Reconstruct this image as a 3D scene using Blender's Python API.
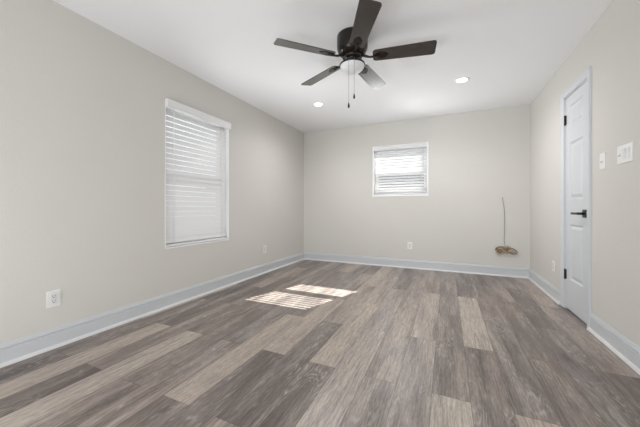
import bpy, math, random
from mathutils import Vector, Matrix

random.seed(7)
for o in list(bpy.data.objects):
    bpy.data.objects.remove(o)
scene = bpy.context.scene
COL = scene.collection
PI = math.pi
R = math.radians

# ------------------------------------------------------------------ camera
cd = bpy.data.cameras.new('camera')
cam = bpy.data.objects.new('camera', cd)
COL.objects.link(cam)
cam.location = (0, 0, 0.978)
cam.rotation_euler = (PI/2, 0, 0.42791)
cd.sensor_width = 36.0
cd.lens = 278.25/640*36
cd.shift_y = -5.05/640
cd.clip_start = 0.02
scene.camera = cam

# ------------------------------------------------------------------ world, sun, big lights, exposure
world = bpy.data.worlds.new('world')
scene.world = world
world.use_nodes = True
bg = world.node_tree.nodes['Background']
bg.inputs['Color'].default_value = (0.86, 0.93, 1.0, 1)
bg.inputs['Strength'].default_value = 2.5

sd = bpy.data.lights.new('sun', 'SUN')
sun = bpy.data.objects.new('sun', sd)
COL.objects.link(sun)
SUN_DIR = Vector((-0.357, -1.0, -0.785))
sun.rotation_euler = SUN_DIR.to_track_quat('-Z', 'Y').to_euler()
sun.location = (3, 12, 9)
sd.energy = 25.0
sd.angle = R(0.08)
sd.color = (1.0, 0.97, 0.93)

def area(name, loc, direction, sx, sy, power, color=(1, 1, 1)):
    l = bpy.data.lights.new(name, 'AREA')
    l.shape = 'RECTANGLE'
    l.size, l.size_y = sx, sy
    l.energy = power
    l.color = color
    o = bpy.data.objects.new(name, l)
    COL.objects.link(o)
    o.location = loc
    o.rotation_euler = Vector(direction).to_track_quat('-Z', 'Y').to_euler()
    return o

# unseen wide fill lamp added low behind the camera to brighten the room
area('front_fill', (-0.73, -0.6, 0.35), (0, 1, 0.45), 3.0, 0.6, 34, (0.97, 0.985, 1.0))
# second added lamp behind the camera, aimed up to lighten the ceiling
area('ceiling_fill', (-0.73, -1.0, 0.6), (0, 0.8, 1), 2.4, 1.4, 22, (1.0, 1.0, 1.0))
# fill lamps added just inside the two windows to strengthen their daylight
area('window_fill_left', (-2.28, 2.30, 1.35), (1, 0.4, 0.7), 0.6, 0.6, 3.9, (0.95, 0.98, 1.0)).data.spread = R(140)
area('window_fill_left_onward', (-2.30, 2.30, 1.30), (1, 0.9, 0.35), 0.5, 0.7, 4.3, (0.97, 0.99, 1.0)).data.spread = R(90)
area('window_fill_back', (-0.72, 4.45, 1.62), (0.1, -1, 0.6), 0.7, 0.6, 1.8, (0.97, 0.99, 1.0))
area('window_fill_back_across', (-0.72, 4.50, 1.62), (0.8, -0.6, 0.1), 0.5, 0.6, 4.6, (0.98, 0.99, 1.0)).data.spread = R(140)

scene.view_settings.view_transform = 'Standard'
scene.view_settings.look = 'None'
scene.view_settings.gamma = 1
scene.view_settings.use_curve_mapping = False
scene.view_settings.exposure = 0.0

# ------------------------------------------------------------------ dimensions
XL, XR = -2.52, 1.06
YB, YF = 4.764, -5.0
H = 2.44
TH = 0.14
FANX, FANY = -0.73, 2.26

# ------------------------------------------------------------------ helpers
class MB:
    """collects shapes, builds ONE mesh object"""
    def __init__(s):
        s.v, s.f, s.sm = [], [], []
    def face(s, pts, smooth=False):
        n = len(s.v)
        s.v += [Vector(p) for p in pts]
        s.f.append(tuple(range(n, n+len(pts))))
        s.sm.append(smooth)
    def add(s, vs, fs, smooth=False):
        n = len(s.v)
        s.v += [Vector(p) for p in vs]
        for f in fs:
            s.f.append(tuple(i+n for i in f))
            s.sm.append(smooth)
    def box(s, x0, x1, y0, y1, z0, z1, M=None):
        vs = [Vector(p) for p in ((x0,y0,z0),(x1,y0,z0),(x1,y1,z0),(x0,y1,z0),(x0,y0,z1),(x1,y0,z1),(x1,y1,z1),(x0,y1,z1))]
        if M: vs = [M @ p for p in vs]
        s.add(vs, [(0,3,2,1),(4,5,6,7),(0,1,5,4),(1,2,6,5),(2,3,7,6),(3,0,4,7)])
    def bbox(s, x0, x1, y0, y1, z0, z1, b=0.003, axis='z', M=None):
        """box bevelled all round: stacked inset outlines"""
        def ring(z, i):
            return [(x0+i, y0+i, z), (x1-i, y0+i, z), (x1-i, y1-i, z), (x0+i, y1-i, z)]
        rings = [ring(z0, b), ring(z0+b, 0), ring(z1-b, 0), ring(z1, b)]
        vs = [Vector(p) for r in rings for p in r]
        if M: vs = [M @ p for p in vs]
        fs = [(3,2,1,0), (12,13,14,15)]
        for k in range(3):
            for i in range(4):
                j = (i+1) % 4
                fs.append((4*k+i, 4*k+j, 4*k+4+j, 4*k+4+i))
        s.add(vs, fs)
    def lathe(s, prof, c=(0,0,0), n=32, M=None, smooth=True):
        """prof: (radius, z) list, about z through c"""
        vs, fs = [], []
        for r, z in prof:
            for k in range(n):
                a = 2*PI*k/n
                vs.append(Vector((c[0]+r*math.cos(a), c[1]+r*math.sin(a), c[2]+z)))
        if M: vs = [M @ p for p in vs]
        m = len(prof)
        for i in range(m-1):
            for k in range(n):
                j = (k+1) % n
                fs.append((i*n+k, i*n+j, (i+1)*n+j, (i+1)*n+k))
        s.add(vs, fs, smooth)
        s.add([vs[k] for k in range(n)], [tuple(range(n-1, -1, -1))])
        s.add([vs[(m-1)*n+k] for k in range(n)], [tuple(range(n))])
    def tube(s, pts, r, n=8, smooth=True):
        pts = [Vector(p) for p in pts]
        rs = r if isinstance(r, (list, tuple)) else [r]*len(pts)
        vs, fs = [], []
        up = Vector((0, 0, 1))
        prev = None
        for i, p in enumerate(pts):
            t = (pts[min(i+1, len(pts)-1)] - pts[max(i-1, 0)]).normalized()
            if prev is None:
                a = t.cross(up)
                if a.length < 1e-3: a = t.cross(Vector((1, 0, 0)))
                a.normalize()
            else:
                a = prev - t*prev.dot(t)
                a.normalize()
            prev = a
            b = t.cross(a)
            for k in range(n):
                an = 2*PI*k/n
                vs.append(p + (a*math.cos(an) + b*math.sin(an))*rs[i])
        for i in range(len(pts)-1):
            for k in range(n):
                j = (k+1) % n
                fs.append((i*n+k, i*n+j, (i+1)*n+j, (i+1)*n+k))
        fs.append(tuple(range(n-1, -1, -1)))
        fs.append(tuple((len(pts)-1)*n+k for k in range(n)))
        s.add(vs, fs, smooth)
    def prism(s, outline, z0, z1, M=None):
        """2-D outline extruded between z0 and z1"""
        n = len(outline)
        vs = [Vector((x, y, z0)) for x, y in outline] + [Vector((x, y, z1)) for x, y in outline]
        if M: vs = [M @ p for p in vs]
        fs = [tuple(range(n-1, -1, -1)), tuple(range(n, 2*n))]
        fs += [(i, (i+1) % n, n+(i+1) % n, n+i) for i in range(n)]
        s.add(vs, fs)
    def sweep(s, prof, frames):
        """closed profile (u, v) placed in each frame (origin, U, V)"""
        vs, fs = [], []
        n = len(prof)
        for o, U, V in frames:
            for u, v in prof:
                vs.append(Vector(o) + Vector(U)*u + Vector(V)*v)
        for i in range(len(frames)-1):
            for k in range(n):
                j = (k+1) % n
                fs.append((i*n+k, i*n+j, (i+1)*n+j, (i+1)*n+k))
        fs.append(tuple(range(n-1, -1, -1)))
        fs.append(tuple((len(frames)-1)*n+k for k in range(n)))
        s.add(vs, fs)
    def build(s, name, mat, parent=None, local=False):
        me = bpy.data.meshes.new(name)
        off = Vector((0, 0, 0))
        if parent is not None and not local:
            p = parent
            while p is not None:
                off += p.location
                p = p.parent
        me.from_pydata([tuple(p-off) for p in s.v], [], s.f)
        me.polygons.foreach_set('use_smooth', s.sm)
        import bmesh
        bm = bmesh.new(); bm.from_mesh(me)
        bmesh.ops.recalc_face_normals(bm, faces=bm.faces)
        bm.to_mesh(me); bm.free()
        me.materials.append(mat)
        o = bpy.data.objects.new(name, me)
        COL.objects.link(o)
        if parent is not None: o.parent = parent
        return o

def tag(o, label=None, cat=None, group=None, kind=None):
    if label: o['label'] = label
    if cat: o['category'] = cat
    if group: o['group'] = group
    if kind: o['kind'] = kind
    return o

def empty(name, loc, rz=0.0, label=None, cat=None, group=None, kind=None):
    o = bpy.data.objects.new(name, None)
    o.empty_display_size = 0.05
    COL.objects.link(o)
    o.location = loc
    o.rotation_euler = (0, 0, rz)
    return tag(o, label, cat, group, kind)

def copy_tree(o, parent=None):
    c = o.copy()
    COL.objects.link(c)
    if parent is not None: c.parent = parent
    for ch in list(o.children):
        copy_tree(ch, c)
    return c

# ------------------------------------------------------------------ materials
def srgb(r, g, b):
    f = lambda c: (c/255/12.92) if c <= 10 else ((c/255+0.055)/1.055)**2.4
    return (f(r), f(g), f(b), 1)

def mat(name, col, rough=0.5, metal=0.0, spec=0.5, bump=None, mottled=None):
    m = bpy.data.materials.new(name)
    m.use_nodes = True
    nt = m.node_tree
    p = nt.nodes['Principled BSDF']
    p.inputs['Base Color'].default_value = col
    p.inputs['Roughness'].default_value = rough
    p.inputs['Metallic'].default_value = metal
    p.inputs['Specular IOR Level'].default_value = spec
    tc = nt.nodes.new('ShaderNodeTexCoord')
    if bump:
        sc, st, dist = bump
        n = nt.nodes.new('ShaderNodeTexNoise')
        n.inputs['Scale'].default_value = sc
        n.inputs['Detail'].default_value = 4
        nt.links.new(tc.outputs['Object'], n.inputs['Vector'])
        b = nt.nodes.new('ShaderNodeBump')
        b.inputs['Strength'].default_value = st
        b.inputs['Distance'].default_value = dist
        nt.links.new(n.outputs['Fac'], b.inputs['Height'])
        nt.links.new(b.outputs['Normal'], p.inputs['Normal'])
    if mottled:
        sc, amt = mottled
        n = nt.nodes.new('ShaderNodeTexNoise')
        n.inputs['Scale'].default_value = sc
        n.inputs['Detail'].default_value = 3
        nt.links.new(tc.outputs['Object'], n.inputs['Vector'])
        mx = nt.nodes.new('ShaderNodeMix'); mx.data_type = 'RGBA'
        mx.inputs[6].default_value = tuple(c*(1-amt) for c in col[:3])+(1,)
        mx.inputs[7].default_value = tuple(min(1, c*(1+amt)) for c in col[:3])+(1,)
        nt.links.new(n.outputs['Fac'], mx.inputs[0])
        nt.links.new(mx.outputs[2], p.inputs['Base Color'])
    return m

def emis(name, col, strength):
    m = bpy.data.materials.new(name)
    m.use_nodes = True
    p = m.node_tree.nodes['Principled BSDF']
    p.inputs['Base Color'].default_value = col
    p.inputs['Emission Color'].default_value = col
    p.inputs['Emission Strength'].default_value = strength
    return m

M_WALL = mat('wall_paint', (0.652, 0.635, 0.601, 1), 0.75, spec=0.25, bump=(55, 0.25, 0.004), mottled=(3.0, 0.012))
M_CEIL = mat('ceiling_paint', (0.87, 0.872, 0.885, 1), 0.8, spec=0.2, bump=(70, 0.15, 0.003), mottled=(2.0, 0.01))
M_TRIM = mat('white_trim_paint', (0.59, 0.61, 0.63, 1), 0.38, spec=0.4, bump=(25, 0.03, 0.001))
M_SHOE = mat('white_shoe_paint', (0.70, 0.70, 0.70, 1), 0.4, spec=0.4, bump=(25, 0.03, 0.001))
M_DOOR = mat('white_door_paint', (0.63, 0.65, 0.675, 1), 0.42, spec=0.4, bump=(40, 0.04, 0.001))
M_PLATE = mat('white_plastic', (0.80, 0.80, 0.79, 1), 0.35, bump=(30, 0.02, 0.001))
M_SLOT = mat('socket_slot_plastic', (0.16, 0.15, 0.14, 1), 0.5, mottled=(8, 0.1))
M_PADDLE = mat('switch_paddle_plastic', (0.72, 0.72, 0.72, 1), 0.3, mottled=(8, 0.03))
M_BLACK = mat('matte_black_metal', (0.012, 0.012, 0.013, 1), 0.4, metal=0.0, spec=0.5, bump=(60, 0.05, 0.001))
M_BRONZE = mat('dark_bronze_metal', (0.020, 0.0155, 0.012, 1), 0.24, metal=0.4, mottled=(6, 0.3))
M_CHAIN = mat('pull_chain_metal', (0.20, 0.18, 0.16, 1), 0.35, metal=0.8, mottled=(30, 0.2))
M_VINYL = mat('white_vinyl', (0.90, 0.90, 0.905, 1), 0.35, mottled=(4, 0.02))
M_EXT = mat('exterior_siding', (0.36, 0.36, 0.365, 1), 0.8, bump=(8, 0.2, 0.01), mottled=(2, 0.08))
M_ROOF = mat('roof_shingle', (0.12, 0.12, 0.125, 1), 0.9, bump=(30, 0.4, 0.01), mottled=(12, 0.25))
M_GRASS = mat('dry_lawn', (0.44, 0.43, 0.39, 1), 0.95, bump=(40, 0.5, 0.02), mottled=(6, 0.25))
M_SOFFIT = mat('soffit_paint', (0.5, 0.5, 0.5, 1), 0.8, mottled=(3, 0.03))
M_DARK = mat('closet_shade', (0.03, 0.028, 0.026, 1), 0.9, mottled=(3, 0.1))
M_LENS = emis('downlight_lens', (1, 0.98, 0.95, 1), 9.0)
M_RING = mat('downlight_ring', (0.85, 0.85, 0.85, 1), 0.4, mottled=(10, 0.01))

# frosted globe, not lit
M_GLOBE = mat('frosted_globe', (0.76, 0.77, 0.79, 1), 0.3, spec=0.5, mottled=(9, 0.02))

def slat_material():
    m = bpy.data.materials.new('white_slat')
    m.use_nodes = True
    nt = m.node_tree
    p = nt.nodes['Principled BSDF']
    p.inputs['Base Color'].default_value = (0.84, 0.84, 0.845, 1)
    p.inputs['Roughness'].default_value = 0.4
    tr = nt.nodes.new('ShaderNodeBsdfTranslucent')
    tr.inputs['Color'].default_value = (0.8, 0.82, 0.86, 1)
    mx = nt.nodes.new('ShaderNodeMixShader')
    mx.inputs[0].default_value = 0.04
    n = nt.nodes.new('ShaderNodeTexNoise')
    n.inputs['Scale'].default_value = 40
    b = nt.nodes.new('ShaderNodeBump'); b.inputs['Strength'].default_value = 0.03
    nt.links.new(n.outputs['Fac'], b.inputs['Height'])
    nt.links.new(b.outputs['Normal'], p.inputs['Normal'])
    nt.links.new(p.outputs[0], mx.inputs[1])
    nt.links.new(tr.outputs[0], mx.inputs[2])
    nt.links.new(mx.outputs[0], nt.nodes['Material Output'].inputs['Surface'])
    return m
M_SLAT = slat_material()

def glass_material():
    m = bpy.data.materials.new('window_glass')
    m.use_nodes = True
    nt = m.node_tree
    nt.nodes.remove(nt.nodes['Principled BSDF'])
    t = nt.nodes.new('ShaderNodeBsdfTransparent')
    t.inputs['Color'].default_value = (0.96, 0.98, 0.97, 1)
    g = nt.nodes.new('ShaderNodeBsdfGlossy')
    g.inputs['Roughness'].default_value = 0.02
    f = nt.nodes.new('ShaderNodeFresnel'); f.inputs['IOR'].default_value = 1.35
    mx = nt.nodes.new('ShaderNodeMixShader')
    nt.links.new(f.outputs[0], mx.inputs[0])
    nt.links.new(t.outputs[0], mx.inputs[1])
    nt.links.new(g.outputs[0], mx.inputs[2])
    nt.links.new(mx.outputs[0], nt.nodes['Material Output'].inputs['Surface'])
    return m
M_GLASS = glass_material()

def blade_material():
    m = bpy.data.materials.new('dark_walnut_blade')
    m.use_nodes = True
    nt = m.node_tree
    p = nt.nodes['Principled BSDF']
    p.inputs['Roughness'].default_value = 0.27
    p.inputs['Coat Weight'].default_value = 1.0
    p.inputs['Coat Roughness'].default_value = 0.2
    p.inputs['Specular IOR Level'].default_value = 0.5
    tc = nt.nodes.new('ShaderNodeTexCoord')
    mp = nt.nodes.new('ShaderNodeMapping')
    mp.inputs['Scale'].default_value = (2.5, 55, 20)
    n = nt.nodes.new('ShaderNodeTexNoise')
    n.inputs['Scale'].default_value = 1.6
    n.inputs['Detail'].default_value = 6
    r = nt.nodes.new('ShaderNodeValToRGB')
    r.color_ramp.elements[0].position = 0.3
    r.color_ramp.elements[0].color = (0.020, 0.017, 0.015, 1)
    r.color_ramp.elements[1].position = 0.75
    r.color_ramp.elements[1].color = (0.052, 0.044, 0.038, 1)
    nt.links.new(tc.outputs['UV'], mp.inputs[0])
    nt.links.new(mp.outputs[0], n.inputs['Vector'])
    nt.links.new(n.outputs['Fac'], r.inputs[0])
    nt.links.new(r.outputs[0], p.inputs['Base Color'])
    return m
M_BLADE = blade_material()

def plank_material():
    m = bpy.data.materials.new('vinyl_plank')
    m.use_nodes = True
    nt = m.node_tree
    N, L = nt.nodes, nt.links
    p = N['Principled BSDF']
    uv = N.new('ShaderNodeUVMap'); uv.uv_map = 'plank'
    at = N.new('ShaderNodeAttribute'); at.attribute_name = 'tone'
    sep = N.new('ShaderNodeSeparateColor'); L.new(at.outputs['Color'], sep.inputs[0])
    suv = N.new('ShaderNodeSeparateXYZ'); L.new(uv.outputs[0], suv.inputs[0])
    seed = N.new('ShaderNodeMath'); seed.operation = 'MULTIPLY'; seed.inputs[1].default_value = 37.0
    L.new(sep.outputs[1], seed.inputs[0])
    def vec(sx, sy):
        mx = N.new('ShaderNodeMath'); mx.operation = 'MULTIPLY'; mx.inputs[1].default_value = sx
        my = N.new('ShaderNodeMath'); my.operation = 'MULTIPLY'; my.inputs[1].default_value = sy
        L.new(suv.outputs[0], mx.inputs[0]); L.new(suv.outputs[1], my.inputs[0])
        c = N.new('ShaderNodeCombineXYZ')
        L.new(mx.outputs[0], c.inputs[0]); L.new(my.outputs[0], c.inputs[1]); L.new(seed.outputs[0], c.inputs[2])
        return c.outputs[0]
    def noise(v, detail=5, dist=0.0, scale=1.0):
        n = N.new('ShaderNodeTexNoise')
        n.inputs['Scale'].default_value = scale
        n.inputs['Detail'].default_value = detail
        n.inputs['Distortion'].default_value = dist
        L.new(v, n.inputs['Vector'])
        return n.outputs['Fac']
    def math_(op, a, b):
        n = N.new('ShaderNodeMath'); n.operation = op
        for i, q in enumerate((a, b)):
            if isinstance(q, (int, float)): n.inputs[i].default_value = q
            else: L.new(q, n.inputs[i])
        return n.outputs[0]
    def mix(fac, a, b, mode='MIX'):
        n = N.new('ShaderNodeMix'); n.data_type = 'RGBA'; n.blend_type = mode
        for i, q in ((0, fac), (6, a), (7, b)):
            if isinstance(q, (int, float, tuple)): n.inputs[i].default_value = q
            else: L.new(q, n.inputs[i])
        return n.outputs[2]
    # plank tone: dark umber -> grey brown -> tan, shifted by broad streaks inside each plank
    broad = noise(vec(13, 1.3), 3, 0.4)
    tone = math_('ADD', sep.outputs[0], math_('MULTIPLY', math_('SUBTRACT', broad, 0.5), 1.15))
    ramp = N.new('ShaderNodeValToRGB')
    el = ramp.color_ramp.elements
    el[0].position = 0.0;  el[0].color = TONES[0]
    el[1].position = 1.0;  el[1].color = TONES[3]
    e = el.new(0.35); e.color = TONES[1]
    e = el.new(0.68); e.color = TONES[2]
    L.new(tone, ramp.inputs[0])
    # per-plank hue: greyer or warmer
    grey = mix(sep.outputs[2], ramp.outputs[0], mix(1.0, ramp.outputs[0], (0.96, 1.0, 1.05, 1), 'MULTIPLY'))
    # fine fibres along the plank
    fib = noise(vec(120, 7), 8, 0.3)
    fibf = N.new('ShaderNodeMapRange'); fibf.inputs[1].default_value = 0.3; fibf.inputs[2].default_value = 0.7
    fibf.inputs[3].default_value = 0.66; fibf.inputs[4].default_value = 1.30
    L.new(fib, fibf.inputs[0])
    c1 = mix(1.0, grey, fibf.outputs[0], 'MULTIPLY')
    spk = N.new('ShaderNodeMapRange'); spk.inputs[1].default_value = 0.3; spk.inputs[2].default_value = 0.7
    spk.inputs[3].default_value = 0.80; spk.inputs[4].default_value = 1.18
    L.new(noise(vec(170, 30), 3), spk.inputs[0])
    c1 = mix(1.0, c1, spk.outputs[0], 'MULTIPLY')
    # cathedral rings: contour lines of a stretched noise, limed (pale)
    cat = noise(vec(9, 1.5), 2, 0.25)
    fr = math_('FRACT', math_('MULTIPLY', cat, 16.0), 0.0)
    line = math_('SUBTRACT', 1.0, math_('ABSOLUTE', math_('SUBTRACT', math_('MULTIPLY', fr, 2.0), 1.0), 0.0))
    line = math_('POWER', line, 2.2)
    mask = N.new('ShaderNodeMapRange'); mask.inputs[1].default_value = 0.47; mask.inputs[2].default_value = 0.60
    L.new(noise(vec(8, 1.6), 3, 0.6, 1.0), mask.inputs[0])
    brk = N.new('ShaderNodeMapRange'); brk.inputs[1].default_value = 0.40; brk.inputs[2].default_value = 0.58
    L.new(noise(vec(60, 22), 3), brk.inputs[0])
    lime = math_('MULTIPLY', math_('MULTIPLY', line, mask.outputs[0]), brk.outputs[0])
    c2 = mix(math_('MULTIPLY', lime, 0.85), c1, (0.47, 0.43, 0.39, 1))
    # dark streaks and the occasional knot
    st = N.new('ShaderNodeMapRange'); st.inputs[1].default_value = 0.60; st.inputs[2].default_value = 0.78
    L.new(noise(vec(26, 1.8), 4, 0.3), st.inputs[0])
    c3 = mix(math_('MULTIPLY', st.outputs[0], 0.45), c2, (0.075, 0.058, 0.047, 1))
    # bevelled seam between planks
    PW, PL = 0.1825, 1.235
    eu = math_('MINIMUM', suv.outputs[0], math_('SUBTRACT', PW, suv.outputs[0]))
    ev = math_('MINIMUM', suv.outputs[1], math_('SUBTRACT', PL, suv.outputs[1]))
    ed = math_('MINIMUM', eu, ev)
    seam = math_('LESS_THAN', ed, 0.0014)
    c4 = mix(math_('MULTIPLY', seam, 0.6), c3, (0.04, 0.032, 0.027, 1))
    L.new(c4, p.inputs['Base Color'])
    rr = N.new('ShaderNodeMapRange'); rr.inputs[3].default_value = 0.28; rr.inputs[4].default_value = 0.42
    L.new(fib, rr.inputs[0]); L.new(rr.outputs[0], p.inputs['Roughness'])
    p.inputs['Specular IOR Level'].default_value = 0.55
    b = N.new('ShaderNodeBump'); b.inputs['Strength'].default_value = 0.12; b.inputs['Distance'].default_value = 0.002
    L.new(fib, b.inputs['Height']); L.new(b.outputs['Normal'], p.inputs['Normal'])
    return m
TONES = [(0.108, 0.084, 0.073, 1), (0.235, 0.191, 0.169, 1), (0.400, 0.331, 0.288, 1), (0.490, 0.412, 0.336, 1)]
M_PLANK = plank_material()

# ------------------------------------------------------------------ room shell
def struct(o):
    o['kind'] = 'structure'
    return o

# floor of 7 x 48 inch planks, joints half a plank apart in neighbouring rows
PW, PL, PX0 = 0.1825, 1.235, 0.11
NOTED = {   # (row, how many planks from the first joint): tone
    (0, 1): .95, (0, 0): .30, (0, 2): .28, (-1, -1): .92, (-1, 0): .33, (-1, 1): .42, (1, -1): .88, (1, 0): .38, (1, 1): .42,
    (-2, 1): .78, (-2, 0): .58, (-2, 2): .5, (-3, 0): .62, (-3, -1): .52, (-3, 1): .55, (-4, 0): .80, (-4, 1): .60, (-4, -1): .55,
    (-5, 0): .86, (-5, -1): .25, (-5, 1): .72, (-6, 2): .85, (-6, 1): .58, (-6, 0): .30, (-7, -1): .26, (-7, 0): .82, (-7, 1): .45,
    (-8, 0): .82, (-8, -1): .34, (-8, 1): .40, (-9, 0): .36, (-9, -1): .40, (-9, 1): .40, (-9, 2): .75,
    (-10, 0): .38, (-10, -1): .36, (-10, 1): .42, (-11, -1): .88, (-11, 0): .36, (-11, 1): .45, (-12, -1): .16, (-12, 0): .45,
    (-12, 1): .30, (-13, -1): .82, (-13, 0): .30, (-14, -1): .15, (-14, 0): .35, (2, 0): .32, (2, 1): .36, (2, -1): .22,
    (3, 0): .30, (3, 1): .25, (3, -1): .30, (4, 0): .20, (4, 1): .50, (5, 0): .22, (5, 1): .22, (2, 2): .40, (3, 2): .36,
}
def build_floor():
    vs, fs, cols, uvs = [], [], [], []
    rng = random.Random(21)
    i0 = math.floor((XL-TH-PX0)/PW); i1 = math.ceil((XR+TH-PX0)/PW)
    for i in range(i0, i1):
        y0 = 0.985 if i % 2 == 0 else 1.59
        for k in range(-6, 4):
            a = y0+PL*k
            if a > YB+TH or a+PL < YF-TH: continue
            tone = NOTED.get((i, k), rng.choice((.22, .3, .36, .42, .5, .62, .8)))
            c = (tone, rng.random(), rng.random(), 1)
            x = PX0+PW*i
            xa, xb = max(x, XL-TH), min(x+PW, XR+TH)
            ya, yb = max(a, YF-TH), min(a+PL, YB+TH)
            n = len(vs)
            vs += [(xa, ya, 0), (xb, ya, 0), (xb, yb, 0), (xa, yb, 0)]
            fs.append((n, n+1, n+2, n+3))
            for q in vs[n:n+4]:
                cols.append(c)
                uvs.append((q[0]-x, q[1]-a))
    n = len(vs)   # slab below the planks
    x0, x1, ya, yb = XL-TH, XR+TH, YF-TH, YB+TH
    vs += [(x0,ya,-.12),(x1,ya,-.12),(x1,yb,-.12),(x0,yb,-.12),(x0,ya,0),(x1,ya,0),(x1,yb,0),(x0,yb,0)]
    slab = [(0,3,2,1),(0,1,5,4),(1,2,6,5),(2,3,7,6),(3,0,4,7)]
    for f in slab:
        fs.append(tuple(n+j for j in f))
        for _ in f:
            cols.append((.3, .5, .5, 1)); uvs.append((.05, .05))
    me = bpy.data.meshes.new('floor')
    me.from_pydata(vs, [], fs)
    ca = me.attributes.new('tone', 'FLOAT_COLOR', 'CORNER')
    ul = me.uv_layers.new(name='plank')
    for j in range(len(me.loops)):
        ca.data[j].color = cols[j]
        ul.data[j].uv = uvs[j]
    me.materials.append(M_PLANK)
    o = bpy.data.objects.new('floor', me)
    COL.objects.link(o)
    return struct(o)
build_floor()

m = MB(); m.box(XL-TH, XR+TH, YF-TH, YB+TH, H, H+0.12)
struct(m.build('ceiling', M_CEIL))

# window openings: left wall (y range, z range), back wall (x range, z range)
LW = (1.855, 2.737, 0.578, 2.055)
BW = (-1.172, -0.268, 1.182, 2.045)
m = MB()
m.box(XL-TH, XL, YF-TH, LW[0], 0, H); m.box(XL-TH, XL, LW[1], YB+TH, 0, H)
m.box(XL-TH, XL, LW[0], LW[1], 0, LW[2]); m.box(XL-TH, XL, LW[0], LW[1], LW[3], H)
struct(m.build('wall_left', M_WALL))
m = MB()
m.box(XL, BW[0], YB, YB+TH, 0, H); m.box(BW[1], XR, YB, YB+TH, 0, H)
m.box(BW[0], BW[1], YB, YB+TH, 0, BW[2]); m.box(BW[0], BW[1], YB, YB+TH, BW[3], H)
struct(m.build('wall_back', M_WALL))
# right wall with the closet doorway
DY0, DY1, DZ = 3.012, 3.498, 2.062
m = MB()
m.box(XR, XR+TH, YF-TH, DY0, 0, H); m.box(XR, XR+TH, DY1, YB+TH, 0, H); m.box(XR, XR+TH, DY0, DY1, DZ, H)
struct(m.build('wall_right', M_WALL))
# front wall behind the camera, with an unseen opening added to admit sky light
m = MB()
m.box(XL, -2.3, YF-TH, YF, 0, H); m.box(0.84, XR, YF-TH, YF, 0, H); m.box(-2.3, 0.84, YF-TH, YF, 2.25, H)
struct(m.build('wall_front', M_WALL))

# ------------------------------------------------------------------ baseboards
BASE = [(0, 0), (0.014, 0), (0.014, 0.098), (0.0125, 0.101), (0.0065, 0.1025), (0.0065, 0.1085), (0.0135, 0.110),
        (0.0135, 0.115), (0.0095, 0.119), (0.0075, 0.127), (0.0045, 0.134), (0.002, 0.139), (0, 0.139)]
SHOE = [(0.0135, 0.0)] + [(0.0135+0.019*math.cos(R(a)), 0.021*math.sin(R(a))) for a in (0, 18, 36, 54, 72, 90)]
Z = (0, 0, 1)
def skirting(name, runs):
    root = None
    for prof, nm, mt in ((BASE, name, M_TRIM), (SHOE, 'shoe_moulding', M_SHOE)):
        m = MB()
        for frames in runs: m.sweep(prof, frames)
        o = m.build(nm, mt, root)
        if root is None: root = struct(o)
skirting('baseboard_left', [[((XL, YF, 0), (1, 0, 0), Z), ((XL, YB, 0), (1, -1, 0), Z)]])
skirting('baseboard_back', [[((XL, YB, 0), (1, -1, 0), Z), ((XR, YB, 0), (-1, -1, 0), Z)]])
CY0, CY1, CZ = 2.944, 3.566, 2.122      # outside of the door casing
skirting('baseboard_right', [[((XR, YB, 0), (-1, -1, 0), Z), ((XR, CY1, 0), (-1, 0, 0), Z)],
                             [((XR, CY0, 0), (-1, 0, 0), Z), ((XR, YF, 0), (-1, 0, 0), Z)]])

# ------------------------------------------------------------------ closet door
# jamb lining
m = MB()
m.box(XR-0.001, XR+TH, DY0-0.004, DY0+0.014, 0, DZ); m.box(XR-0.001, XR+TH, DY1-0.014, DY1+0.004, 0, DZ)
m.box(XR-0.001, XR+TH, DY0, DY1, DZ-0.014, DZ+0.004)
m.box(XR+0.045, XR+0.058, DY0+0.014, DY0+0.030, 0, DZ-0.014); m.box(XR+0.045, XR+0.058, DY1-0.030, DY1-0.014, 0, DZ-0.014)
struct(m.build('trim_1', M_DOOR))
# casing: moulded profile swept up, across and down with mitres
CAS = [(0, 0), (0.062, 0), (0.062, 0.017), (0.056, 0.0185), (0.048, 0.0185), (0.044, 0.016), (0.020, 0.0125), (0.014, 0.0125), (0.008, 0.010), (0.002, 0.010), (0, 0.008)]
m = MB()
iy0, iy1, iz = CY0+0.062, CY1-0.062, CZ-0.062
m.sweep(CAS, [((XR, iy0, 0), (0, -1, 0), (-1, 0, 0)), ((XR, iy0, iz), (0, -1, 1), (-1, 0, 0)),
              ((XR, iy1, iz), (0, 1, 1), (-1, 0, 0)), ((XR, iy1, 0), (0, 1, 0), (-1, 0, 0))])
struct(m.build('trim_2', M_DOOR))
m = MB(); m.box(XR+TH-0.005, XR+TH+0.02, DY0-0.2, DY1+0.2, 0, DZ+0.2)  # near-black sheet standing in for the shade inside the closet
struct(m.build('wall_closet_shade', M_DARK))

door = struct(empty('door_1', (XR+0.004, 3.25, 0)))
dy0, dy1, dz0, dz1 = DY0+0.0165, DY1-0.0165, 0.012, DZ-0.017
dx = XR+0.003                                  # face of the slab, towards the room
PY = (dy0+0.085, dy1-0.085)
PANELS = [(1.752, 1.955), (1.062, 1.602), (0.300, 0.828)]
m = MB()
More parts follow.
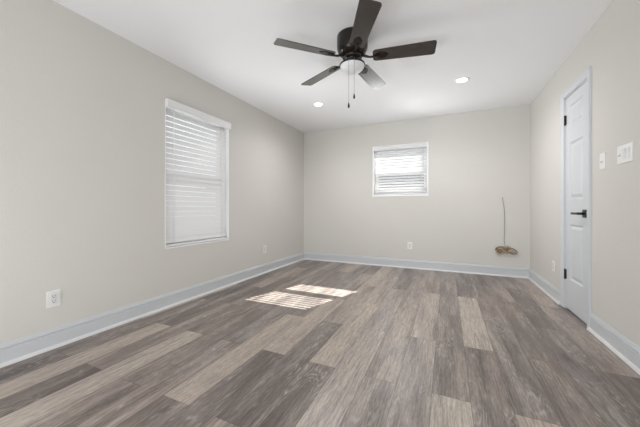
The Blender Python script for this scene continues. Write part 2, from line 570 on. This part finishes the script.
# stiles and rails around three moulded panels
zs = [dz0] + [z for p in reversed(PANELS) for z in p] + [dz1]
m.box(dx, dx+0.035, dy0, PY[0], dz0, dz1); m.box(dx, dx+0.035, PY[1], dy1, dz0, dz1)
for k in range(0, len(zs), 2): m.box(dx, dx+0.035, PY[0], PY[1], zs[k], zs[k+1])
m.build('slab', M_DOOR, door)
for z0, z1 in PANELS:
    m = MB()
    steps = [(0, 0), (0.006, 0.004), (0.014, 0.010), (0.022, 0.010), (0.046, 0.0015), (0.052, 0.0015)]   # inset, depth
    rings = []
    for i, d in steps:
        rings.append([(dx+d, PY[0]+i, z0+i), (dx+d, PY[1]-i, z0+i), (dx+d, PY[1]-i, z1-i), (dx+d, PY[0]+i, z1-i)])
    for a, b in zip(rings, rings[1:]):
        for q in range(4):
            m.face([a[q], a[(q+1) % 4], b[(q+1) % 4], b[q]])
    m.face(rings[-1])
    m.box(dx+0.02, dx+0.034, PY[0], PY[1], z0, z1)
    m.build('panel', M_DOOR, door)
# lever handle
m = MB()
hy, hz = 3.068, 0.934
m.bbox(dx-0.009, dx, hy-0.033, hy+0.033, hz-0.033, hz+0.033, 0.002)
h = m.build('lever_handle', M_BLACK, door); h['label'] = 'matte black lever handle on a square plate'
m = MB()
m.tube([(dx-0.008, hy, hz), (dx-0.050, hy, hz)], 0.011, 12)
m.bbox(dx-0.060, dx-0.044, hy-0.012, hy+0.118, hz-0.010, hz+0.010, 0.003)
m.build('lever', M_BLACK, h)
for z in (1.840, 0.337):
    m = MB()
    ky = DY1-0.014
    for k in range(5):
        m.lathe([(0.0068, -0.0085), (0.0068, 0.0085)], (XR-0.006, ky, z+(k-2)*0.0178), 12)
    m.lathe([(0.004, -0.05), (0.0075, -0.047), (0.0075, -0.0445), (0.0075, 0.0445), (0.0075, 0.047), (0.004, 0.05)], (XR-0.006, ky, z), 12)
    m.box(XR-0.0015, XR+0.003, ky-0.016, ky+0.010, z-0.044, z+0.044)
    o = m.build('hinge', M_BLACK, door); o['label'] = 'black butt hinge'

# ------------------------------------------------------------------ windows
def window(name, M, w, hgt, rail, t):
    """local x across, y outwards from the room face, z up; single hung vinyl window set in the outer part of the wall"""
    root = struct(empty(name, (0, 0, 0)))
    root.matrix_world = M
    m = MB()          # painted reveal (sill, jambs, head) inside the opening
    m.box(0, t, -0.003, 0.085, 0, hgt); m.box(w-t, w, -0.003, 0.085, 0, hgt)
    m.box(0, w, 0.0, 0.085, hgt-0.008, hgt); m.box(0, w, -0.004, 0.085, 0, 0.008+t*0.8)
    m.build('reveal', M_VINYL, root, True)
    m = MB()
    f, y0, y1 = 0.042, 0.085, 0.138
    m.box(0, f, y0, y1, 0, hgt); m.box(w-f, w, y0, y1, 0, hgt); m.box(f, w-f, y0, y1, 0, f+0.01); m.box(f, w-f, y0, y1, hgt-f, hgt)
    m.build('frame', M_VINYL, root, True)
    for nm, a, b, yy, ra, rb in (('lower_sash', f+0.01, rail+0.004, 0.092, 0.095, 0.06), ('upper_sash', rail-0.004, hgt-f, 0.114, 0.066, 0.034)):
        m = MB(); s = 0.034
        m.box(f, f+s, yy, yy+0.02, a, b); m.box(w-f-s, w-f, yy, yy+0.02, a, b)
        m.box(f+s, w-f-s, yy, yy+0.02, a, a+ra); m.box(f+s, w-f-s, yy, yy+0.02, b-rb, b)
        sh = m.build(nm, M_VINYL, root, True)
        g = MB(); g.box(f+s-0.004, w-f-s+0.004, yy+0.008, yy+0.012, a+ra-0.004, b-rb+0.004)
        g.build('glass_pane', M_GLASS, sh, True)
    return root

def blind(M, w, hgt, pitch, hw, tilt, label, valance_out, margin, slat_y, wand, top_gap, bot):
    """inside-mounted faux wood blind; local frame as for window()"""
    root = empty('window_blind', (0, 0, 0), 0, label, 'blind')
    root.matrix_world = M
    # valance with a shallow moulded face
    z1 = hgt
    m = MB()
    vprof = [(0, 0), (0.012, 0), (0.012, 0.006), (0.009, 0.012), (0.009, 0.058), (0.012, 0.064), (0.012, 0.074), (0, 0.074)]
    prof = [(a, b+z1-0.074) for a, b in vprof]
    yb = -valance_out + 0.012
    x0, x1 = (0.002, w-0.002)
    m.sweep(prof, [((x0, yb, 0), (0, -1, 0), Z), ((x1, yb, 0), (0, -1, 0), Z)])
    if valance_out > 0.02:
        m.box(x0, x0+0.012, yb, 0.02, z1-0.072, z1); m.box(x1-0.012, x1, yb, 0.02, z1-0.072, z1)
    m.build('valance', M_SLAT, root, True)
    m = MB(); m.box(margin, w-margin, slat_y-0.026, slat_y+0.026, z1-0.058, z1-0.012)
    m.build('headrail', M_VINYL, root, True)
    # slats
    m = MB()
    ct = math.cos(R(tilt[0]))
    z = bot+0.056
    zs = []
    while z < z1-top_gap:
        zs.append(z); z += pitch
    for q, zc in enumerate(zs):
        tl = R(tilt[0] if q < 0.42*len(zs) else tilt[1])
        ct, st = math.cos(tl), math.sin(tl)
        loop_u, loop_l = [], []
        for k in range(7):
            u = -hw+2*hw*k/6                      # across the slat: - is the room side
            crown = 0.0014*(1-(u/hw)**2)
            th = 0.0014
            for lst, c in ((loop_u, crown+th), (loop_l, crown-th)):
                lst.append((slat_y+u*ct-c*st, zc+u*st+c*ct))
        prof = [(a, b) for a, b in loop_u] + [(a, b) for a, b in reversed(loop_l)]
        m.sweep(prof, [((margin, 0, 0), (0, 1, 0), Z), ((w-margin, 0, 0), (0, 1, 0), Z)])
    m.build('slats', M_SLAT, root, True)
    m = MB(); m.bbox(margin, w-margin, slat_y-0.026, slat_y+0.026, bot-0.002, bot+0.017, 0.003)
    m.build('bottom_rail', M_SLAT, root, True)
    # ladder cords, front and back of the slats
    for xx in (0.11, w-0.11):
        m = MB()
        for yy in (slat_y-hw*ct-0.0035, slat_y+hw*ct+0.0035):
            m.tube([(xx, yy, bot+0.01), (xx, yy, z1-0.05)], 0.0011, 6)
            m.tube([(xx+0.012, yy, bot+0.01), (xx+0.012, yy, z1-0.05)], 0.0011, 6)
        m.build('ladder_cord', M_SLAT, root, True)
    if wand:
        m = MB()
        m.tube([(wand, slat_y-0.036, z1-0.06), (wand, slat_y-0.037, z1-0.10), (wand+0.002, slat_y-0.036, z1-wand_len)], 0.0035, 8)
        m.build('tilt_wand', M_VINYL, root, True)
    return root
wand_len = 0.85

ML = Matrix(((0, -1, 0, XL), (1, 0, 0, LW[0]), (0, 0, 1, LW[2]), (0, 0, 0, 1)))
wl, hl = LW[1]-LW[0], LW[3]-LW[2]
window('window_1', ML, wl, hl, hl*0.5, 0.008)
blind(ML, wl, hl, 0.0535, 0.0266, (78, 78), 'tall white horizontal blind with closed slats on the left wall', 0.042, 0.018, 0.036, 0.10, 0.09, 0.020)
MBk = Matrix(((1, 0, 0, BW[0]), (0, 1, 0, YB), (0, 0, 1, BW[2]), (0, 0, 0, 1)))
wb, hb = BW[1]-BW[0], BW[3]-BW[2]
window('window_2', MBk, wb, hb, hb*0.4875, 0.022)
blind(MBk, wb, hb, 0.046, 0.0250, (43, 53), 'small square white blind with open slats in the back wall', -0.006, 0.030, 0.040, 0, 0.085, 0.030)

# ------------------------------------------------------------------ outlets and switches
def local_plate(m, w, hgt):
    m.bbox(-w/2, w/2, -0.006, 0.0, -hgt/2, hgt/2, 0.0025)

def make_outlet():
    root = empty('wall_outlet', (0, 0, 0), 0, '-', 'outlet')
    m = MB(); local_plate(m, 0.074, 0.118)
    m.build('plate', M_PLATE, root, True)
    m = MB(); m.bbox(-0.0165, 0.0165, -0.0085, -0.005, -0.0335, 0.0335, 0.001)
    rec = m.build('receptacle', M_PADDLE, root, True)
    for zc in (-0.018, 0.018):
        m = MB()
        m.box(-0.0085, -0.0060, -0.0092, -0.0080, zc-0.002, zc+0.009)
        m.box(0.0060, 0.0085, -0.0092, -0.0080, zc-0.001, zc+0.008)
        m.lathe([(0.0036, 0.008), (0.0036, 0.0092)], (0, 0, 0), 10, Matrix.Translation((0, 0, zc-0.0075)) @ Matrix.Rotation(PI/2, 4, 'X'))
        m.build('socket_slots', M_SLOT, rec, True)
    for zc in (-0.048, 0.048):
        m = MB(); m.lathe([(0.0032, 0.0055), (0.0032, 0.0068)], (0, 0, 0), 10, Matrix.Translation((0, 0, zc)) @ Matrix.Rotation(PI/2, 4, 'X'))
        m.build('screw', M_PADDLE, root, True)
    return root
out0 = make_outlet()
G = 'white wall outlets'
for k, (loc, rz, lab) in enumerate([
        ((XL, 1.003, 0.343), PI/2, 'white wall outlet nearest the camera, low on the left wall'),
        ((XL, 3.494, 0.358), PI/2, 'white wall outlet on the left wall beyond the tall window'),
        ((-0.553, YB, 0.368), 0, 'white wall outlet on the back wall below the small window'),
        ((XR, 3.811, 0.352), -PI/2, 'white wall outlet on the right wall beyond the door')]):
    o = out0 if k == 0 else copy_tree(out0)
    o.location = loc
    o.rotation_euler = (0, 0, rz)
    tag(o, lab, 'outlet', G)

def rocker(root, x, up):
    m = MB(); m.bbox(x-0.0170, x+0.0170, -0.0075, -0.005, -0.034, 0.034, 0.001)
    fr = m.build('switch_frame', M_PLATE, root, True)
    m = MB()
    a = -0.0045 if up else 0.0045
    pr = [(-0.0155, -0.0075), (0.0155, -0.0075), (0.0155, -0.0075), (-0.0155, -0.0075)]
    top, bot = (-0.0125, -0.0085) if up else (-0.0085, -0.0125)
    vs = [(x-0.0145, -0.007, -0.031), (x+0.0145, -0.007, -0.031), (x+0.0145, -0.007, 0.031), (x-0.0145, -0.007, 0.031),
          (x-0.0145, bot, -0.031), (x+0.0145, bot, -0.031), (x+0.0145, -0.0085, 0.0), (x-0.0145, -0.0085, 0.0),
          (x+0.0145, top, 0.031), (x-0.0145, top, 0.031)]
    m.add(vs, [(0, 1, 5, 4), (4, 5, 6, 7), (7, 6, 8, 9), (9, 8, 2, 3), (0, 3, 2, 1), (0, 4, 7, 9, 3), (1, 2, 8, 6, 5)])
    m.build('paddle', M_PADDLE, fr, True)

def toggle(root, x):
    m = MB(); m.bbox(x-0.0055, x+0.0055, -0.0068, -0.005, -0.013, 0.013, 0.0005)
    fr = m.build('toggle_slot', M_PADDLE, root, True)
    m = MB()
    m.tube([(x, -0.006, -0.002), (x, -0.020, -0.010)], [0.0050, 0.0040], 8)
    m.build('toggle', M_PADDLE, fr, True)

sw = empty('light_switch', (XR, 2.762, 1.331), -PI/2, 'single white light switch beside the door casing', 'switch')
m = MB(); local_plate(m, 0.076, 0.120); m.build('plate', M_PLATE, sw, True)
toggle(sw, 0)
sw = empty('light_switch', (XR, 2.478, 1.336), -PI/2, 'wide three-gang white light switch plate, right of the single switch', 'switch')
m = MB(); local_plate(m, 0.168, 0.120); m.build('plate', M_PLATE, sw, True)
toggle(sw, -0.046); rocker(sw, 0.0, True); rocker(sw, 0.046, True)

# ------------------------------------------------------------------ recessed downlights
for k, (x, y, lab) in enumerate([
        (-1.641, 3.54, 'round recessed downlight glowing in the ceiling, nearer the left wall'),
        (0.156, 3.55, 'round recessed downlight glowing in the ceiling, right of the fan')]):
    r = empty('recessed_light', (x, y, H), 0, lab, 'ceiling light', 'recessed downlights')
    m = MB(); m.lathe([(0.052, -0.0005), (0.055, -0.005), (0.070, -0.006), (0.078, -0.0005)], (0, 0, 0), 36)
    m.build('trim_ring', M_RING, r, True)
    m = MB(); m.lathe([(0.001, -0.0035), (0.040, -0.0048), (0.054, -0.0052), (0.054, -0.001)], (0, 0, 0), 36)
    m.build('lens', M_LENS, r, True)
    l = bpy.data.lights.new('downlight', 'SPOT')
    l.energy = 44; l.spot_size = R(165); l.spot_blend = 1.0; l.shadow_soft_size = 0.05; l.color = (1, 0.985, 0.96)
    lo = bpy.data.objects.new('downlight', l); COL.objects.link(lo)
    lo.location = (x, y, H-0.03)

# ------------------------------------------------------------------ ceiling fan
fan = empty('ceiling_fan', (FANX, FANY, H), 0, 'dark bronze five-blade ceiling fan with white globe hugging the ceiling', 'ceiling fan')
fc = (FANX, FANY, 0)
m = MB()
m.lathe([(0.120, 2.4395), (0.128, 2.436), (0.130, 2.425), (0.130, 2.345), (0.127, 2.325), (0.117, 2.300), (0.098, 2.280), (0.080, 2.272)], fc, 48)
m.build('motor_housing', M_BRONZE, fan)
m = MB()
m.lathe([(0.075, 2.276), (0.082, 2.268), (0.082, 2.250), (0.074, 2.243), (0.058, 2.238), (0.055, 2.222), (0.066, 2.212), (0.090, 2.206), (0.106, 2.198), (0.108, 2.188), (0.100, 2.184)], fc, 40)
m.build('switch_housing', M_BRONZE, fan)
m = MB()
prof = [(0.102, 2.190)]
for k in range(1, 10):
    a = R(90*k/9)
    prof.append((max(0.001, 0.102*math.cos(a)), 2.186-0.060*math.sin(a)))
m.lathe(prof, fc, 40)
g = m.build('light_globe', M_GLOBE, fan); g['label'] = 'unlit frosted white glass globe'

ZB = 2.250
def blade(az):
    T = Matrix.Translation((FANX, FANY, ZB)) @ Matrix.Rotation(R(az), 4, 'Z') @ Matrix.Rotation(R(-13), 4, 'X')
    # outline: narrower at the root, rounded corners at the tip
    r0, r1 = 0.172, 0.662
    w0, w1 = 0.060, 0.072
    pts = []
    def corner(cx, cy, rad, a0, a1, n=6):
        for k in range(n+1):
            a = R(a0+(a1-a0)*k/n)
            pts.append((cx+rad*math.cos(a), cy+rad*math.sin(a)))
    corner(r1-0.022, -(w1-0.022), 0.022, -90, 0)
    corner(r1-0.022, w1-0.022, 0.022, 0, 90)
    corner(r0+0.028, w0-0.028, 0.028, 90, 180)
    corner(r0+0.028, -(w0-0.028), 0.028, 180, 270)
    m = MB()
    m.prism(pts, -0.003, 0.003, T)
    o = m.build('blade', M_BLADE, fan)
    uvl = o.data.uv_layers.new(name='UVMap')
    Ti = (Matrix.Translation(-Vector((FANX, FANY, H))) @ T).inverted()
    for lp in o.data.loops:
        q = Ti @ o.data.vertices[lp.vertex_index].co
        uvl.data[lp.index].uv = (q.x+az*0.01, q.y+az*0.03)
    # iron: arm from the hub that flares into a plate under the blade
    m = MB()
    T2 = Matrix.Translation((FANX, FANY, ZB)) @ Matrix.Rotation(R(az), 4, 'Z')
    m.tube([T2 @ Vector(p) for p in ((0.070, 0, 0.022), (0.105, 0, 0.008), (0.140, 0, -0.006), (0.185, 0, -0.010), (0.225, 0, -0.009))],
           [0.014, 0.011, 0.009, 0.009, 0.008], 10)
    pl = [(0.195, -0.012), (0.222, -0.034), (0.262, -0.030), (0.285, -0.014), (0.300, 0.0), (0.285, 0.014), (0.262, 0.030), (0.222, 0.034), (0.195, 0.012)]
    m.prism(pl, -0.008, -0.0032, T)
    for q in ((0.235, -0.02), (0.235, 0.02), (0.278, 0.0)):
        m.lathe([(0.005, -0.0105), (0.006, -0.0075)], (q[0], q[1], 0), 10, T)
    m.build('blade_iron', M_BRONZE, o)
for az in (10, 82, 154, 226, 298): blade(az)
def chain(x, y, zt, zb):
    m = MB()
    m.tube([(x, y, zt), (x, y, zb)], 0.0012, 6)
    n = int((zt-zb)/0.012)
    for k in range(n):
        zc = zb+0.012*k
        m.lathe([(0.0004, -0.002), (0.0019, 0), (0.0004, 0.002)], (x, y, zc), 6)
    c = m.build('pull_chain', M_CHAIN, fan)
    m = MB()
    m.lathe([(0.0015, 0.004), (0.004, 0), (0.0065, -0.012), (0.0085, -0.026), (0.008, -0.033), (0.004, -0.038)], (x, y, zb), 14)
    k = m.build('pull_knob', M_BLACK, c)
chain(-0.680, 2.154, 2.200, 1.900)
chain(-0.722, 2.143, 2.200, 1.829)

# ------------------------------------------------------------------ cable left hanging from the back wall
cab = empty('loose_cable', (0.76, YB, 0.40), 0, 'loose grey and tan cable hanging down the back wall to a tangled coil', 'cable')
def smooth_path(pts, n=10):
    out = []
    P = [Vector(p) for p in pts]
    P = [P[0]*2-P[1]] + P + [P[-1]*2-P[-2]]
    for i in range(1, len(P)-2):
        for k in range(n):
            t = k/n
            a, b, c, d = P[i-1], P[i], P[i+1], P[i+2]
            out.append(0.5*((2*b)+(c-a)*t+(2*a-5*b+4*c-d)*t*t+(3*b-a-3*c+d)*t*t*t))
    out.append(P[-2])
    return out
def mat_cable(nm, c): return mat(nm, c, 0.5, mottled=(20, 0.15))
CG = mat_cable('grey_cable_jacket', (0.17, 0.165, 0.155, 1))
CT = mat_cable('tan_cable_jacket', (0.46, 0.33, 0.19, 1))
CB = mat_cable('brown_cable_jacket', (0.17, 0.105, 0.06, 1))
CW = mat_cable('pale_cable_jacket', (0.55, 0.52, 0.45, 1))
y = YB-0.006
m = MB()
m.tube(smooth_path([(0.728, YB+0.01, 1.142), (0.731, y, 1.13), (0.742, y-.004, 1.05), (0.756, y-.006, 0.93), (0.757, y-.006, 0.78), (0.754, y-.008, 0.62), (0.752, y-.012, 0.50), (0.766, y-.02, 0.425), (0.775, y-.025, 0.40)]), 0.0028, 8)
o = m.build('hanging_cable', CG, cab)
def coil(cx, cz, rx, rz, turns, mt, name, ph, lean=0.0, r=0.0042, seed=0, depth=0.02):
    rg = random.Random(seed)
    pts = []
    n = int(turns*14)
    wx = [rg.uniform(-.15, .15) for _ in range(6)]
    for k in range(n+1):
        a = ph+2*PI*turns*k/n
        j = k/n*5
        w = 1+wx[int(j) % 6]*math.sin(a*1.7+seed)
        px = cx+rx*w*math.cos(a)
        pz = cz+rz*w*math.sin(a)+lean*(px-cx)
        py = YB-0.010-depth*(0.5+0.5*math.sin(a*0.8+seed))-0.012*k/n
        pts.append((px, py, pz))
    m = MB(); m.tube(smooth_path(pts, 3), r, 7)
    return m.build(name, mt, cab)
coil(0.705, 0.374, 0.056, 0.046, 3.3, CT, 'cable_loop', 0.4, -0.10, seed=1, r=0.005)
coil(0.712, 0.378, 0.060, 0.038, 2.4, CB, 'cable_loop', 1.9, -0.12, seed=2)
coil(0.775, 0.380, 0.072, 0.040, 2.3, CT, 'cable_loop', 2.6, -0.10, seed=3, r=0.005)
coil(0.745, 0.405, 0.080, 0.018, 1.6, CB, 'cable_loop', 0.2, -0.05, seed=4)
coil(0.840, 0.370, 0.058, 0.038, 2.2, CG, 'cable_loop', 1.0, -0.20, seed=5)
coil(0.820, 0.376, 0.066, 0.036, 1.8, CT, 'cable_loop', 3.0, -0.22, seed=6)
coil(0.850, 0.356, 0.050, 0.032, 1.4, CW, 'cable_loop', 0.0, -0.15, seed=7)
coil(0.690, 0.362, 0.040, 0.046, 1.7, CW, 'cable_loop', 2.0, 0.1, seed=9)
coil(0.708, 0.374, 0.034, 0.024, 3.2, CT, 'cable_loop', 1.2, -0.10, seed=11, r=0.006)
coil(0.716, 0.372, 0.046, 0.014, 2.3, CB, 'cable_loop', 0.3, 0.15, seed=12, r=0.005)
coil(0.772, 0.378, 0.050, 0.020, 2.7, CT, 'cable_loop', 2.2, -0.1, seed=13, r=0.006)
coil(0.835, 0.366, 0.036, 0.016, 1.8, CW, 'cable_loop', 0.6, -0.2, seed=14)
m = MB()
m.tube(smooth_path([(0.775, YB-0.03, 0.40), (0.79, YB-0.035, 0.44), (0.80, YB-0.04, 0.43), (0.83, YB-0.03, 0.41)]), 0.004, 8)
m.tube(smooth_path([(0.74, YB-0.03, 0.40), (0.72, YB-0.035, 0.425), (0.70, YB-0.03, 0.42)]), 0.004, 8)
m.build('cable_end', CG, cab)

# ------------------------------------------------------------------ outdoors, glimpsed through the slats
m = MB(); m.box(-40, 40, -6, 60, -0.5, -0.45)
struct(m.build('ground', M_GRASS))
m = MB()
m.box(XL-0.6, XR+0.6, YB+TH, 5.40, 2.62, 2.68)
m.box(XL-0.6, XR+0.6, 5.40, 5.42, 2.60, 2.76)
struct(m.build('roof_eave', M_SOFFIT))
hs = struct(empty('neighbour_house', (-4, 11, -0.45)))
m = MB(); m.box(-11, 5, 11, 19, -0.45, 2.05)
m.build('house_wall', M_EXT, hs)
m = MB(); m.sweep([(-0.5, 1.95), (0.9, 2.5), (0.9, 2.3), (-0.5, 1.80)], [((-11.4, 11, 0), (0, 1, 0), Z), ((5.4, 11, 0), (0, 1, 0), Z)])
m.build('porch_roof', M_ROOF, hs)
m = MB(); m.box(-11, 5, 11.9, 19, 2.05, 4.6)
m.build('upper_wall', M_EXT, hs)
m = MB(); m.sweep([(0.5, 4.55), (8.4, 4.55), (4.4, 6.2)], [((-11.4, 11, 0), (0, 1, 0), Z), ((5.4, 11, 0), (0, 1, 0), Z)])
m.build('house_roof', M_ROOF, hs)
